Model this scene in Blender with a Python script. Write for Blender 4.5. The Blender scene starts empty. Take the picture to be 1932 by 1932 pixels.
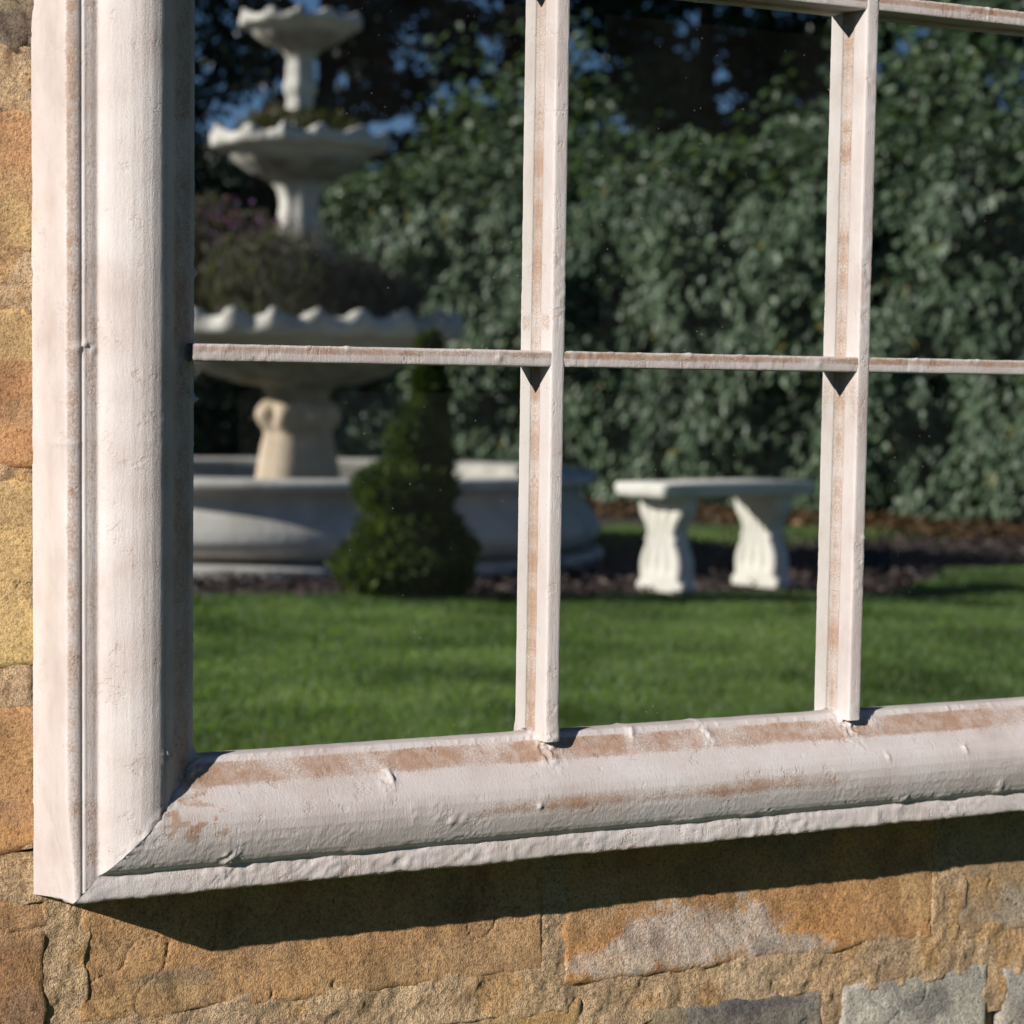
import bpy, math, random
import numpy as np
from mathutils import Matrix, Vector

# ------------------------------------------------------------------ camera, sky, sun, exposure
scene = bpy.context.scene
col = scene.collection
random.seed(4)
rng = np.random.default_rng(11)

GZ = 0.5714                                    # bottom edge of the mirror glass above the ground
cam_d = bpy.data.cameras.new('camera')
cam = bpy.data.objects.new('camera', cam_d)
col.objects.link(cam)
yaw, pitch, roll = 0.494437, -0.083495, 0.013055
cy, sy, cp, sp = math.cos(yaw), math.sin(yaw), math.cos(pitch), math.sin(pitch)
fw = Vector((sy * cp, cy * cp, sp))
rt = Vector((cy, -sy, 0.0))
up = rt.cross(fw)
rt2 = math.cos(roll) * rt + math.sin(roll) * up
up2 = -math.sin(roll) * rt + math.cos(roll) * up
M = Matrix.Identity(4)
for i in range(3):
    M[i][0], M[i][1], M[i][2] = rt2[i], up2[i], -fw[i]
M.translation = Vector((-0.58484, -1.5, 0.83))
cam.matrix_world = M
cam_d.sensor_width = 36.0
cam_d.lens = 36.0 * 4402.3 / 1932.0
cam_d.shift_x = 70.6 / 1932.0
cam_d.shift_y = 123.9 / 1932.0
cam_d.clip_start = 0.05
cam_d.clip_end = 500.0
cam_d.dof.use_dof = True
cam_d.dof.focus_distance = 1.70
cam_d.dof.aperture_fstop = 10.3
cam_d.dof.aperture_blades = 0
scene.camera = cam

SUN_DIR = Vector((-0.1245, -0.0665, 0.0600)).normalized()     # towards the sun
world = bpy.data.worlds.new('World')
scene.world = world
world.use_nodes = True
wn = world.node_tree
wn.nodes.clear()
sky = wn.nodes.new('ShaderNodeTexSky')
sky.sky_type = 'NISHITA'
sky.sun_disc = False
sky.sun_elevation = math.asin(SUN_DIR.z)
sky.sun_rotation = math.atan2(SUN_DIR.x, SUN_DIR.y)
sky.air_density = 0.75
sky.altitude = 1200.0
sky.dust_density = 0.0
sky.ozone_density = 5.0
bg = wn.nodes.new('ShaderNodeBackground')
bg.inputs['Strength'].default_value = 0.053
wo = wn.nodes.new('ShaderNodeOutputWorld')
wn.links.new(sky.outputs[0], bg.inputs[0])
wn.links.new(bg.outputs[0], wo.inputs[0])

sun_d = bpy.data.lights.new('sun', 'SUN')
sun_d.energy = 5.0
sun_d.angle = math.radians(0.53)
sun_d.color = (1.0, 0.945, 0.875)
sun = bpy.data.objects.new('sun', sun_d)
sun.rotation_euler = (-SUN_DIR).to_track_quat('-Z', 'Y').to_euler()
sun.location = (-6, -4, 5)
col.objects.link(sun)

scene.view_settings.view_transform = 'Standard'
scene.view_settings.look = 'None'
scene.view_settings.exposure = 0.25
scene.view_settings.gamma = 1.0
scene.render.engine = 'CYCLES'
scene.cycles.caustics_reflective = False
scene.cycles.caustics_refractive = False
scene.cycles.max_bounces = 8
scene.cycles.use_denoising = True


# ------------------------------------------------------------------ helpers
def _h(ix, iy, iz, seed):
    n = (ix.astype(np.int64) * 73856093) ^ (iy.astype(np.int64) * 19349663) ^ (iz.astype(np.int64) * 83492791) ^ (seed * 2654435)
    n = (n ^ (n >> 13)) * 1274126177 & 0x7fffffff
    n = (n ^ (n >> 11)) * 668265263 & 0x7fffffff
    n = n ^ (n >> 15)
    return (n & 0xffff) / 65535.0


def vnoise(p, scale, seed=0):
    """Value noise in 0..1 of an (N,3) array, cells of size `scale`."""
    q = np.asarray(p) / scale
    i = np.floor(q)
    f = q - i
    f = f * f * (3 - 2 * f)
    i = i.astype(np.int64)
    x, y, z = i[..., 0], i[..., 1], i[..., 2]
    r = 0
    for dx in (0, 1):
        for dy in (0, 1):
            for dz in (0, 1):
                w = (f[..., 0] if dx else 1 - f[..., 0]) * (f[..., 1] if dy else 1 - f[..., 1]) * (f[..., 2] if dz else 1 - f[..., 2])
                r = r + w * _h(x + dx, y + dy, z + dz, seed)
    return r


def fbm(p, scale, octaves=4, seed=0):
    a, s, t, r = 1.0, scale, 0.0, 0
    for k in range(octaves):
        r = r + a * vnoise(p, s, seed + k * 17)
        t += a
        a *= 0.5
        s *= 0.5
    return r / t


def smooth(a, b, x):
    t = np.clip((x - a) / (b - a), 0, 1)
    return t * t * (3 - 2 * t)


def mesh_np(name, verts, quads=None, tris=None, attrs=None, colors=None, shade=True):
    me = bpy.data.meshes.new(name)
    verts = np.asarray(verts, np.float32).reshape(-1, 3)
    loops, starts, n = [], [], 0
    if quads is not None and len(quads):
        q = np.asarray(quads, np.int32).reshape(-1, 4)
        loops.append(q.ravel())
        starts.append(np.arange(len(q)) * 4 + n)
        n += q.size
    if tris is not None and len(tris):
        t = np.asarray(tris, np.int32).reshape(-1, 3)
        loops.append(t.ravel())
        starts.append(np.arange(len(t)) * 3 + n)
        n += t.size
    loops = np.concatenate(loops)
    starts = np.concatenate(starts)
    me.vertices.add(len(verts))
    me.vertices.foreach_set('co', verts.ravel())
    me.loops.add(len(loops))
    me.loops.foreach_set('vertex_index', loops.astype(np.int32))
    me.polygons.add(len(starts))
    me.polygons.foreach_set('loop_start', starts.astype(np.int32))
    me.update(calc_edges=True)
    me.polygons.foreach_set('use_smooth', np.full(len(starts), bool(shade)))
    for k, v in (attrs or {}).items():
        a = me.attributes.new(k, 'FLOAT', 'POINT')
        a.data.foreach_set('value', np.asarray(v, np.float32).ravel())
    for k, v in (colors or {}).items():
        a = me.attributes.new(k, 'FLOAT_COLOR', 'POINT')
        c = np.ones((len(verts), 4), np.float32)
        c[:, :3] = v
        a.data.foreach_set('color', c.ravel())
    me.validate()
    return me


def link(name, me, mat=None, parent=None, label=None, cat=None, group=None, kind=None):
    o = bpy.data.objects.new(name, me)
    col.objects.link(o)
    if mat is not None and me is not None:
        me.materials.append(mat)
    if parent is not None:
        o.parent = parent
    for k, v in (('label', label), ('category', cat), ('group', group), ('kind', kind)):
        if v:
            o[k] = v
    return o


def grid_quads(nu, nv, closed_v=False):
    q = []
    a = np.arange(nu * nv).reshape(nu, nv)
    if closed_v:
        b = np.roll(a, -1, axis=1)
        q = np.stack([a[:-1], a[1:], b[1:], b[:-1]], -1).reshape(-1, 4)
    else:
        q = np.stack([a[:-1, :-1], a[1:, :-1], a[1:, 1:], a[:-1, 1:]], -1).reshape(-1, 4)
    return q


# ------------------------------------------------------------------ materials
def new_mat(name):
    m = bpy.data.materials.new(name)
    m.use_nodes = True
    nt = m.node_tree
    return m, nt, nt.nodes['Principled BSDF']


def node(nt, kind, **kw):
    n = nt.nodes.new(kind)
    for k, v in kw.items():
        if k in n.inputs:
            n.inputs[k].default_value = v
        else:
            setattr(n, k, v)
    return n


def noise(nt, scale, detail=4, rough=0.55, vec=None):
    n = node(nt, 'ShaderNodeTexNoise')
    n.inputs['Scale'].default_value = scale
    n.inputs['Detail'].default_value = detail
    n.inputs['Roughness'].default_value = rough
    if vec is not None:
        nt.links.new(vec, n.inputs['Vector'])
    return n.outputs['Fac']


def ramp(nt, fac, stops):
    r = node(nt, 'ShaderNodeValToRGB')
    e = r.color_ramp.elements
    while len(e) < len(stops):
        e.new(0.5)
    for i, (p, c) in enumerate(stops):
        e[i].position = p
        e[i].color = (c[0], c[1], c[2], 1) if hasattr(c, '__len__') else (c, c, c, 1)
    nt.links.new(fac, r.inputs[0])
    return r.outputs[0]


def mix(nt, fac, a, b, mode='MIX'):
    n = node(nt, 'ShaderNodeMix')
    n.data_type = 'RGBA'
    n.blend_type = mode
    for v, s in ((fac, n.inputs[0]), (a, n.inputs[6]), (b, n.inputs[7])):
        if hasattr(v, 'is_linked'):
            nt.links.new(v, s)
        elif hasattr(v, '__len__'):
            s.default_value = (v[0], v[1], v[2], 1)
        else:
            s.default_value = v
    return n.outputs[2]


def math_(nt, op, a, b=0.0, clamp=False):
    n = node(nt, 'ShaderNodeMath')
    n.operation = op
    n.use_clamp = clamp
    for v, s in ((a, n.inputs[0]), (b, n.inputs[1])):
        if hasattr(v, 'is_linked'):
            nt.links.new(v, s)
        else:
            s.default_value = v
    return n.outputs[0]


def bump(nt, bsdf, h, strength, dist):
    b = node(nt, 'ShaderNodeBump')
    b.inputs['Strength'].default_value = strength
    b.inputs['Distance'].default_value = dist
    nt.links.new(h, b.inputs['Height'])
    nt.links.new(b.outputs[0], bsdf.inputs['Normal'])


def obj_coord(nt):
    return node(nt, 'ShaderNodeTexCoord').outputs['Object']


def attr(nt, name, out='Fac'):
    n = node(nt, 'ShaderNodeAttribute')
    n.attribute_name = name
    return n.outputs[out]


def make_paint():
    m, nt, b = new_mat('distressed_paint')
    v = obj_coord(nt)
    n1 = noise(nt, 55, 5, 0.65, v)
    n2 = noise(nt, 700, 3, 0.6, v)
    n3 = noise(nt, 16, 4, 0.6, v)
    n4 = noise(nt, 1500, 2, 0.6, v)
    w = attr(nt, 'wear_shade')
    f = math_(nt, 'ADD', w, math_(nt, 'MULTIPLY', math_(nt, 'SUBTRACT', n1, 0.5), 0.9))
    f = math_(nt, 'ADD', f, math_(nt, 'MULTIPLY', math_(nt, 'SUBTRACT', n2, 0.5), 1.5))
    f = math_(nt, 'MULTIPLY', math_(nt, 'SUBTRACT', f, 0.38), 2.4, clamp=True)
    cream = ramp(nt, n3, [(0.3, (0.52, 0.445, 0.415)), (0.5, (0.60, 0.535, 0.51)), (0.72, (0.65, 0.60, 0.58))])
    brown = ramp(nt, n2, [(0.3, (0.31, 0.175, 0.11)), (0.7, (0.45, 0.28, 0.185))])
    thin = ramp(nt, noise(nt, 90, 4, 0.7, v), [(0.33, 0.5), (0.58, 0.95)])
    c = mix(nt, math_(nt, 'MULTIPLY', f, thin), cream, brown)
    grime = ramp(nt, noise(nt, 34, 5, 0.7, v), [(0.56, 0.0), (0.75, 0.35)])
    c = mix(nt, grime, c, (0.48, 0.36, 0.29))
    speck = ramp(nt, noise(nt, 420, 2, 0.5, v), [(0.70, 0.0), (0.76, 1.0)])
    c = mix(nt, math_(nt, 'MULTIPLY', speck, 0.35), c, (0.33, 0.22, 0.15))
    nt.links.new(c, b.inputs['Base Color'])
    b.inputs['Roughness'].default_value = 0.72
    b.inputs['Specular IOR Level'].default_value = 0.25
    mp = node(nt, 'ShaderNodeMapping')
    mp.inputs['Rotation'].default_value = (0, 0.5, 0)
    mp.inputs['Scale'].default_value = (700, 300, 90)
    nt.links.new(v, mp.inputs['Vector'])
    brush = noise(nt, 1.0, 2, 0.5, mp.outputs[0])
    h = math_(nt, 'ADD', math_(nt, 'MULTIPLY', n4, 0.8), math_(nt, 'ADD', math_(nt, 'MULTIPLY', n2, 0.35), math_(nt, 'MULTIPLY', brush, 0.5)))
    chip = ramp(nt, n1, [(0.60, 1.0), (0.64, 0.0)])
    h = math_(nt, 'ADD', h, math_(nt, 'MULTIPLY', chip, 0.5))
    bump(nt, b, h, 0.75, 0.0008)
    return m


def make_wall_stone(name, grain, bump_d, spots=True):
    m, nt, b = new_mat(name)
    v = obj_coord(nt)
    c = attr(nt, 'tint', 'Color')
    n1 = noise(nt, 22, 6, 0.65, v)
    n2 = noise(nt, 330, 4, 0.7, v)
    n3 = noise(nt, 900, 2, 0.6, v)
    m1 = ramp(nt, n1, [(0.28, (0.60, 0.58, 0.60)), (0.5, (1, 1, 1)), (0.75, (1.22, 1.2, 1.15))])
    c = mix(nt, 1.0, c, m1, 'MULTIPLY')
    m2 = ramp(nt, n2, [(0.32, (0.42, 0.40, 0.42)), (0.47, (0.95, 0.95, 0.95)), (0.7, (1.25, 1.22, 1.15))])
    c = mix(nt, grain, c, m2, 'MULTIPLY')
    g3 = ramp(nt, noise(nt, 560, 2, 0.6, v), [(0.34, (0.55, 0.52, 0.52)), (0.46, (1, 1, 1)), (0.66, (1.3, 1.27, 1.2))])
    c = mix(nt, 0.65, c, g3, 'MULTIPLY')
    if spots:
        sp_ = ramp(nt, noise(nt, 60, 3, 0.7, v), [(0.64, 0.0), (0.72, 1.0)])
        c = mix(nt, math_(nt, 'MULTIPLY', sp_, 0.55), c, (0.16, 0.14, 0.14))
    nt.links.new(c, b.inputs['Base Color'])
    b.inputs['Roughness'].default_value = 0.92
    b.inputs['Specular IOR Level'].default_value = 0.15
    vs = node(nt, 'ShaderNodeMapping')
    vs.inputs['Rotation'].default_value = (0, 0.6, 0)
    vs.inputs['Scale'].default_value = (320, 100, 60)
    nt.links.new(v, vs.inputs['Vector'])
    tool = noise(nt, 1.0, 2, 0.5, vs.outputs[0])
    h = math_(nt, 'ADD', math_(nt, 'ADD', n2, math_(nt, 'MULTIPLY', n3, 0.7)), math_(nt, 'MULTIPLY', tool, 0.22))
    bump(nt, b, h, 0.9, bump_d)
    return m


def make_cast_stone(name, base, dark, mossy=None, gloss=0.75):
    m, nt, b = new_mat(name)
    v = obj_coord(nt)
    n1 = noise(nt, 5, 5, 0.65, v)
    n2 = noise(nt, 40, 4, 0.6, v)
    c = ramp(nt, n1, [(0.30, dark), (0.55, base)])
    c = mix(nt, math_(nt, 'MULTIPLY', n2, 0.35), c, dark)
    if mossy is not None:
        f = attr(nt, 'stain')
        f = math_(nt, 'MULTIPLY', f, ramp(nt, noise(nt, 9, 4, 0.6, v), [(0.3, 0.25), (0.65, 1.0)]))
        c = mix(nt, f, c, mossy)
    nt.links.new(c, b.inputs['Base Color'])
    b.inputs['Roughness'].default_value = gloss
    bump(nt, b, n2, 0.4, 0.01)
    return m


def make_leaf(name, stops, rough=0.4, trans=0.25, spec=0.5):
    m, nt, b = new_mat(name)
    t = attr(nt, 'tint')
    c = ramp(nt, t, stops)
    nt.links.new(c, b.inputs['Base Color'])
    b.inputs['Roughness'].default_value = rough
    b.inputs['Specular IOR Level'].default_value = spec
    tr = node(nt, 'ShaderNodeBsdfTranslucent')
    tc = mix(nt, 1.0, c, (1.5, 1.7, 0.55), 'MULTIPLY')
    nt.links.new(tc, tr.inputs['Color'])
    ms = node(nt, 'ShaderNodeMixShader')
    ms.inputs[0].default_value = trans
    nt.links.new(b.outputs[0], ms.inputs[1])
    nt.links.new(tr.outputs[0], ms.inputs[2])
    nt.links.new(ms.outputs[0], nt.nodes['Material Output'].inputs['Surface'])
    return m


def make_plain(name, stops, scale, rough=0.9, bd=0.01):
    m, nt, b = new_mat(name)
    v = obj_coord(nt)
    n = noise(nt, scale, 6, 0.65, v)
    nt.links.new(ramp(nt, n, stops), b.inputs['Base Color'])
    b.inputs['Roughness'].default_value = rough
    b.inputs['Specular IOR Level'].default_value = 0.2
    bump(nt, b, n, 0.6, bd)
    return m


def make_mirror():
    """Silvered glass, a little dust lying on it."""
    m, nt, b = new_mat('dusty_mirror_glass')
    v = obj_coord(nt)
    b.inputs['Metallic'].default_value = 1.0
    b.inputs['Roughness'].default_value = 0.0
    b.inputs['Base Color'].default_value = (0.88, 0.905, 0.895, 1)
    d = node(nt, 'ShaderNodeBsdfDiffuse')
    d.inputs['Color'].default_value = (0.62, 0.62, 0.58, 1)
    vo = node(nt, 'ShaderNodeTexVoronoi')
    vo.inputs['Scale'].default_value = 210
    nt.links.new(v, vo.inputs['Vector'])
    s = node(nt, 'ShaderNodeSeparateColor')
    nt.links.new(vo.outputs['Color'], s.inputs[0])
    keep = math_(nt, 'GREATER_THAN', s.outputs[0], 0.62)
    dot = math_(nt, 'LESS_THAN', vo.outputs['Distance'], math_(nt, 'MULTIPLY', s.outputs[1], 0.095))
    patch = ramp(nt, noise(nt, 7, 3, 0.6, v), [(0.40, 0.05), (0.68, 1.0)])
    f = math_(nt, 'MULTIPLY', math_(nt, 'MULTIPLY', keep, dot), math_(nt, 'MULTIPLY', patch, 0.55))
    film = math_(nt, 'ADD', math_(nt, 'MULTIPLY', patch, 0.009), 0.003)
    f = math_(nt, 'ADD', f, film)
    ms = node(nt, 'ShaderNodeMixShader')
    nt.links.new(f, ms.inputs[0])
    nt.links.new(b.outputs[0], ms.inputs[1])
    nt.links.new(d.outputs[0], ms.inputs[2])
    nt.links.new(ms.outputs[0], nt.nodes['Material Output'].inputs['Surface'])
    return m


PAINT = make_paint()
STONE = make_wall_stone('sandstone', 0.85, 0.0017)
MORTAR = make_wall_stone('lime_mortar', 1.0, 0.004, False)
MIRROR = make_mirror()
CAST = make_cast_stone('weathered_cast_stone', (0.70, 0.67, 0.61), (0.44, 0.41, 0.36), (0.12, 0.105, 0.05))
TAN_CAST = make_cast_stone('tan_cast_stone', (0.66, 0.53, 0.39), (0.44, 0.33, 0.22), (0.12, 0.09, 0.04))
BENCH_STONE = make_cast_stone('pale_cast_stone', (0.78, 0.75, 0.69), (0.64, 0.61, 0.53), (0.30, 0.27, 0.13))
BARK = make_plain('bark', [(0.3, (0.025, 0.018, 0.013)), (0.7, (0.09, 0.07, 0.05))], 14)
SOIL = make_plain('soil', [(0.3, (0.02, 0.015, 0.012)), (0.7, (0.06, 0.045, 0.035))], 30)
MULCH = make_plain('bark_mulch', [(0.3, (0.035, 0.026, 0.026)), (0.7, (0.14, 0.10, 0.095))], 45, bd=0.02)
TURF = make_plain('turf', [(0.3, (0.025, 0.055, 0.012)), (0.7, (0.055, 0.10, 0.025))], 8, bd=0.02)
BACKING = make_plain('backing_board', [(0.3, (0.06, 0.045, 0.03)), (0.7, (0.10, 0.08, 0.06))], 20)
WATER, _nt, _b = new_mat('pool_water')
_b.inputs['Base Color'].default_value = (0.02, 0.035, 0.02, 1)
_b.inputs['Roughness'].default_value = 0.04
bump(_nt, _b, noise(_nt, 6, 2, 0.5, obj_coord(_nt)), 0.15, 0.02)
IVY = make_leaf('hedge_leaf', [(0.0, (0.042, 0.078, 0.040)), (0.5, (0.112, 0.168, 0.098)), (0.9, (0.19, 0.26, 0.16)), (1.0, (0.22, 0.20, 0.05))], 0.5, 0.22, 0.5)
TREE_LEAF = make_leaf('tree_leaf', [(0.0, (0.015, 0.030, 0.010)), (0.6, (0.04, 0.072, 0.020)), (1.0, (0.13, 0.18, 0.03))], 0.45, 0.25)
YEW_LEAF = make_leaf('dark_leaf', [(0.0, (0.008, 0.014, 0.008)), (1.0, (0.025, 0.045, 0.022))], 0.5, 0.12)
CYPRESS = make_leaf('cypress_sprig', [(0.0, (0.030, 0.054, 0.015)), (0.6, (0.090, 0.125, 0.032)), (1.0, (0.20, 0.23, 0.06))], 0.6, 0.22, 0.3)
FLOWERY = make_leaf('grey_green_leaf', [(0.0, (0.11, 0.09, 0.10)), (0.7, (0.17, 0.155, 0.145)), (1.0, (0.15, 0.18, 0.09))], 0.6, 0.25, 0.3)
PETAL = make_leaf('purple_petal', [(0.0, (0.26, 0.07, 0.32)), (1.0, (0.46, 0.20, 0.52))], 0.6, 0.4, 0.3)
MOSSY = make_leaf('mossy_leaf', [(0.0, (0.09, 0.05, 0.025)), (0.5, (0.07, 0.08, 0.02)), (1.0, (0.11, 0.13, 0.03))], 0.6, 0.25, 0.3)
GRASS = make_leaf('grass_blade', [(0.0, (0.055, 0.10, 0.025)), (0.5, (0.145, 0.225, 0.082)), (0.92, (0.23, 0.31, 0.13)), (1.0, (0.27, 0.26, 0.13))], 0.5, 0.40, 0.4)
DRY_LEAF = make_leaf('dry_leaf', [(0.0, (0.06, 0.035, 0.02)), (0.7, (0.16, 0.085, 0.045)), (1.0, (0.26, 0.14, 0.06))], 0.7, 0.2, 0.3)
CHIP = make_leaf('mulch_chip', [(0.0, (0.03, 0.022, 0.022)), (0.7, (0.11, 0.08, 0.075)), (1.0, (0.22, 0.17, 0.15))], 0.85, 0.0, 0.2)

# ------------------------------------------------------------------ setting: ground and sky-side terrain
LAWN_EDGE = [(-40, -7.4), (0.0, -7.25), (2.65, -6.69), (3.77, -6.28), (4.82, -5.91), (5.25, -5.80), (5.62, -6.15), (6.3, -6.72), (7.5, -6.9), (10.0, -6.3), (60, -6.0)]


def edge_y(x):
    return np.interp(x, [p[0] for p in LAWN_EDGE], [p[1] for p in LAWN_EDGE])


s_ = 300.0
link('ground', mesh_np('ground', [(-s_, -s_, -0.03), (s_, -s_, -0.03), (s_, s_, -0.03), (-s_, s_, -0.03)], quads=[(0, 1, 2, 3)]), TURF, kind='structure')

xs = np.linspace(-8, 16, 97)
nv = 34
V = []
for x in xs:
    e = edge_y(x)
    for k in range(nv):
        t = k / (nv - 1)
        V.append((x, 0.3 * (1 - t) + e * t, 0))
V = np.array(V)
V[:, 2] = (fbm(V, 1.1, 3, 3) - 0.5) * 0.03
link('lawn', mesh_np('lawn', V, quads=grid_quads(len(xs), nv)[:, ::-1]), TURF, kind='structure')
V = []
for x in xs:
    e = edge_y(x)
    for k in range(nv):
        t = k / (nv - 1)
        V.append((x, (e + 0.04) * (1 - t) - 17.0 * t, 0))
V = np.array(V)
V[:, 2] = (fbm(V, 0.5, 4, 9) - 0.5) * 0.05 - 0.012
link('mulch_bed', mesh_np('mulch_bed', V, quads=grid_quads(len(xs), nv)[:, ::-1]), MULCH, kind='structure')

# ------------------------------------------------------------------ the stone wall
WY = 0.0450
wall = link('stone_wall', None, label='honey coloured sandstone wall of coursed blocks with rough lime mortar joints', cat='wall')
wall.location = (-0.005, 0.0, 0.003)

TAN, ORANGE, YELLOW, RED, GREY, PALE = (0.48, 0.305, 0.17), (0.48, 0.275, 0.145), (0.56, 0.40, 0.20), (0.34, 0.205, 0.125), (0.30, 0.27, 0.235), (0.55, 0.43, 0.32)
PALEGREY = (0.44, 0.41, 0.36)


RECTS = []


def stone(x0, x1, z0, z1, base, blobs=(), cell=0.0022, seed=0, skew=0.0, proud=0.0, relief=0.0022):
    """One dressed block: its front a chipped, tooled relief, its arrises worn round, its sides going back into the wall."""
    RECTS.append((x0, x1, z0, z1, skew))
    nu = max(6, int((x1 - x0) / cell))
    nv_ = max(6, int((z1 - z0) / cell))
    u = np.linspace(0, 1, nu)
    v = np.linspace(0, 1, nv_)
    U, Vv = np.meshgrid(u, v, indexing='ij')
    X = x0 + (x1 - x0) * U
    Z = z0 + (z1 - z0) * Vv + skew * (U - 0.5)
    P0 = np.stack([X, np.full_like(X, 0.0), Z], -1)
    off = np.array([seed * 3.7, 0, seed * 1.3])
    # ragged outline
    jx = (fbm(P0 + off, 0.035, 4, 5) - 0.5) * 0.009
    jz = (fbm(P0 + off, 0.035, 4, 8) - 0.5) * 0.009
    edge = np.minimum(np.minimum(U * (x1 - x0), (1 - U) * (x1 - x0)), np.minimum(Vv * (z1 - z0), (1 - Vv) * (z1 - z0)))
    near = 1 - smooth(0, 0.02, edge)
    X = X + jx * near
    Z = Z + jz * near
    rnd = np.clip(1 - edge / 0.0065, 0, 1) ** 2 * 0.0042
    rel = (fbm(P0 + off, 0.05, 5, 2) - 0.5) * relief * 2.2
    Q = P0.copy()
    Q[..., 0] = P0[..., 0] * 0.75 + P0[..., 2] * 0.66
    Q[..., 2] = (P0[..., 2] * 0.75 - P0[..., 0] * 0.66) * 0.32
    tool = (fbm(Q + off, 0.010, 3, 21) - 0.5) * relief * 0.9
    crack = np.abs(fbm(P0 + off, 0.06, 3, 33) - 0.5)
    crack = np.clip(1 - crack / 0.010, 0, 1) * 0.0022 * smooth(0.5, 0.62, fbm(P0 + off, 0.09, 2, 44))
    Y = WY - 0.002 - proud + rnd - rel - tool * 1.5 + crack
    verts = np.stack([X, Y, Z], -1).reshape(-1, 3)
    tint = np.empty((nu * nv_, 3))
    tint[:] = base
    pf = P0.reshape(-1, 3)
    warm = fbm(pf + off, 0.07, 4, 61)[:, None]
    tint *= np.where(warm > 0.5, 1 + (warm - 0.5) * np.array([0.5, 0.2, -0.3]), 1 + (warm - 0.5) * np.array([0.3, 0.2, 0.5]))
    for bx, bz, rx, rz, c, a in blobs:
        d = np.sqrt(((pf[:, 0] - bx) / rx) ** 2 + ((pf[:, 2] - bz) / rz) ** 2) + (fbm(pf + off, 0.03, 4, 71) - 0.5) * 1.0 + (fbm(pf + off, 0.007, 3, 73) - 0.5) * 0.8
        f = (smooth(1.15, 0.65, d) * a * (0.55 + 0.9 * fbm(pf + off, 0.012, 3, 75)))[:, None].clip(0, 1)
        tint = tint * (1 - f) + np.array(c) * f
    quads = grid_quads(nu, nv_)
    # sides: a skirt set back into the wall
    a = np.arange(nu * nv_).reshape(nu, nv_)
    ring = np.concatenate([a[:-1, 0], a[-1, :-1], a[::-1, -1][:-1], a[0, ::-1][:-1]])
    sk = verts[ring].copy()
    sk[:, 1] = WY + 0.06
    n0 = len(verts)
    m_ = len(ring)
    k = np.arange(m_)
    side = np.stack([ring, n0 + k, n0 + (k + 1) % m_, ring[(k + 1) % m_]], -1)
    verts = np.concatenate([verts, sk])
    tint = np.concatenate([tint, tint[ring]])
    me = mesh_np('stone', verts, quads=np.concatenate([quads, side]), colors={'tint': np.clip(tint, 0.01, 0.9)})
    return link('stone', me, STONE, wall)


# left strip, top to bottom, then the course under the frame, then the grey course
stone(-0.45, -0.055, 1.0425, 1.13, (0.34, 0.27, 0.19), [(-0.105, 1.055, 0.02, 0.02, (0.15, 0.12, 0.10), 0.8), (-0.104, 1.085, 0.012, 0.01, (0.13, 0.11, 0.09), 0.8)], 0.0016, 1, relief=0.009)
stone(-0.52, -0.05, 0.9065, 1.0085, TAN, [(-0.10, 0.985, 0.03, 0.02, ORANGE, 0.8), (-0.105, 0.93, 0.02, 0.02, YELLOW, 0.7)], 0.002, 2)
stone(-0.38, -0.04, 0.7625, 0.8765, ORANGE, [(-0.105, 0.855, 0.04, 0.022, YELLOW, 0.95), (-0.10, 0.80, 0.02, 0.01, TAN, 0.7)], 0.002, 3)
stone(-0.47, -0.05, 0.627, 0.7585, YELLOW, [(-0.105, 0.735, 0.02, 0.02, (0.47, 0.33, 0.18), 0.6)], 0.002, 4)
stone(-0.40, -0.04, 0.5005, 0.6055, (0.46, 0.275, 0.14), [(-0.11, 0.53, 0.03, 0.01, RED, 0.5)], 0.002, 5)
stone(-0.46, -0.0795, 0.345, 0.4695, (0.36, 0.20, 0.105), [(-0.10, 0.45, 0.05, 0.02, TAN, 0.6), (-0.10, 0.39, 0.02, 0.02, (0.24, 0.16, 0.12), 0.5)], 0.0016, 6)
stone(-0.0605, 0.321, 0.3705, 0.482, (0.45, 0.28, 0.15), [(0.16, 0.42, 0.07, 0.03, (0.46, 0.265, 0.13), 0.7), (0.02, 0.40, 0.03, 0.008, (0.27, 0.21, 0.15), 0.6), (0.25, 0.39, 0.06, 0.02, TAN, 0.6), (0.0, 0.385, 0.06, 0.012, (0.46, 0.31, 0.16), 0.5)], 0.0014, 7, skew=-0.004)
stone(0.3345, 0.706, 0.3565, 0.478, (0.46, 0.265, 0.13), [(0.46, 0.385, 0.085, 0.028, (0.56, 0.46, 0.39), 0.9), (0.38, 0.372, 0.05, 0.013, (0.55, 0.44, 0.35), 0.8), (0.36, 0.42, 0.03, 0.03, TAN, 0.8), (0.56, 0.365, 0.04, 0.012, (0.43, 0.38, 0.33), 0.75), (0.69, 0.40, 0.02, 0.03, (0.50, 0.345, 0.18), 0.5), (0.55, 0.455, 0.05, 0.02, (0.25, 0.19, 0.14), 0.5)], 0.0014, 8)
stone(0.7275, 1.10, 0.3535, 0.478, (0.40, 0.275, 0.16), [(0.79, 0.38, 0.06, 0.02, (0.40, 0.33, 0.26), 0.8), (0.76, 0.39, 0.02, 0.02, (0.47, 0.28, 0.12), 0.5)], 0.0016, 9)
stone(-0.30, 0.03, 0.235, 0.352, TAN, (), 0.003, 10)
stone(0.05, 0.355, 0.225, 0.344, (0.40, 0.28, 0.15), (), 0.003, 11)
stone(0.40, 0.590, 0.215, 0.3285, (0.235, 0.21, 0.18), [(0.52, 0.322, 0.05, 0.012, (0.13, 0.12, 0.12), 0.8), (0.43, 0.31, 0.02, 0.02, (0.36, 0.27, 0.15), 0.7)], 0.0016, 12)
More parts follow.
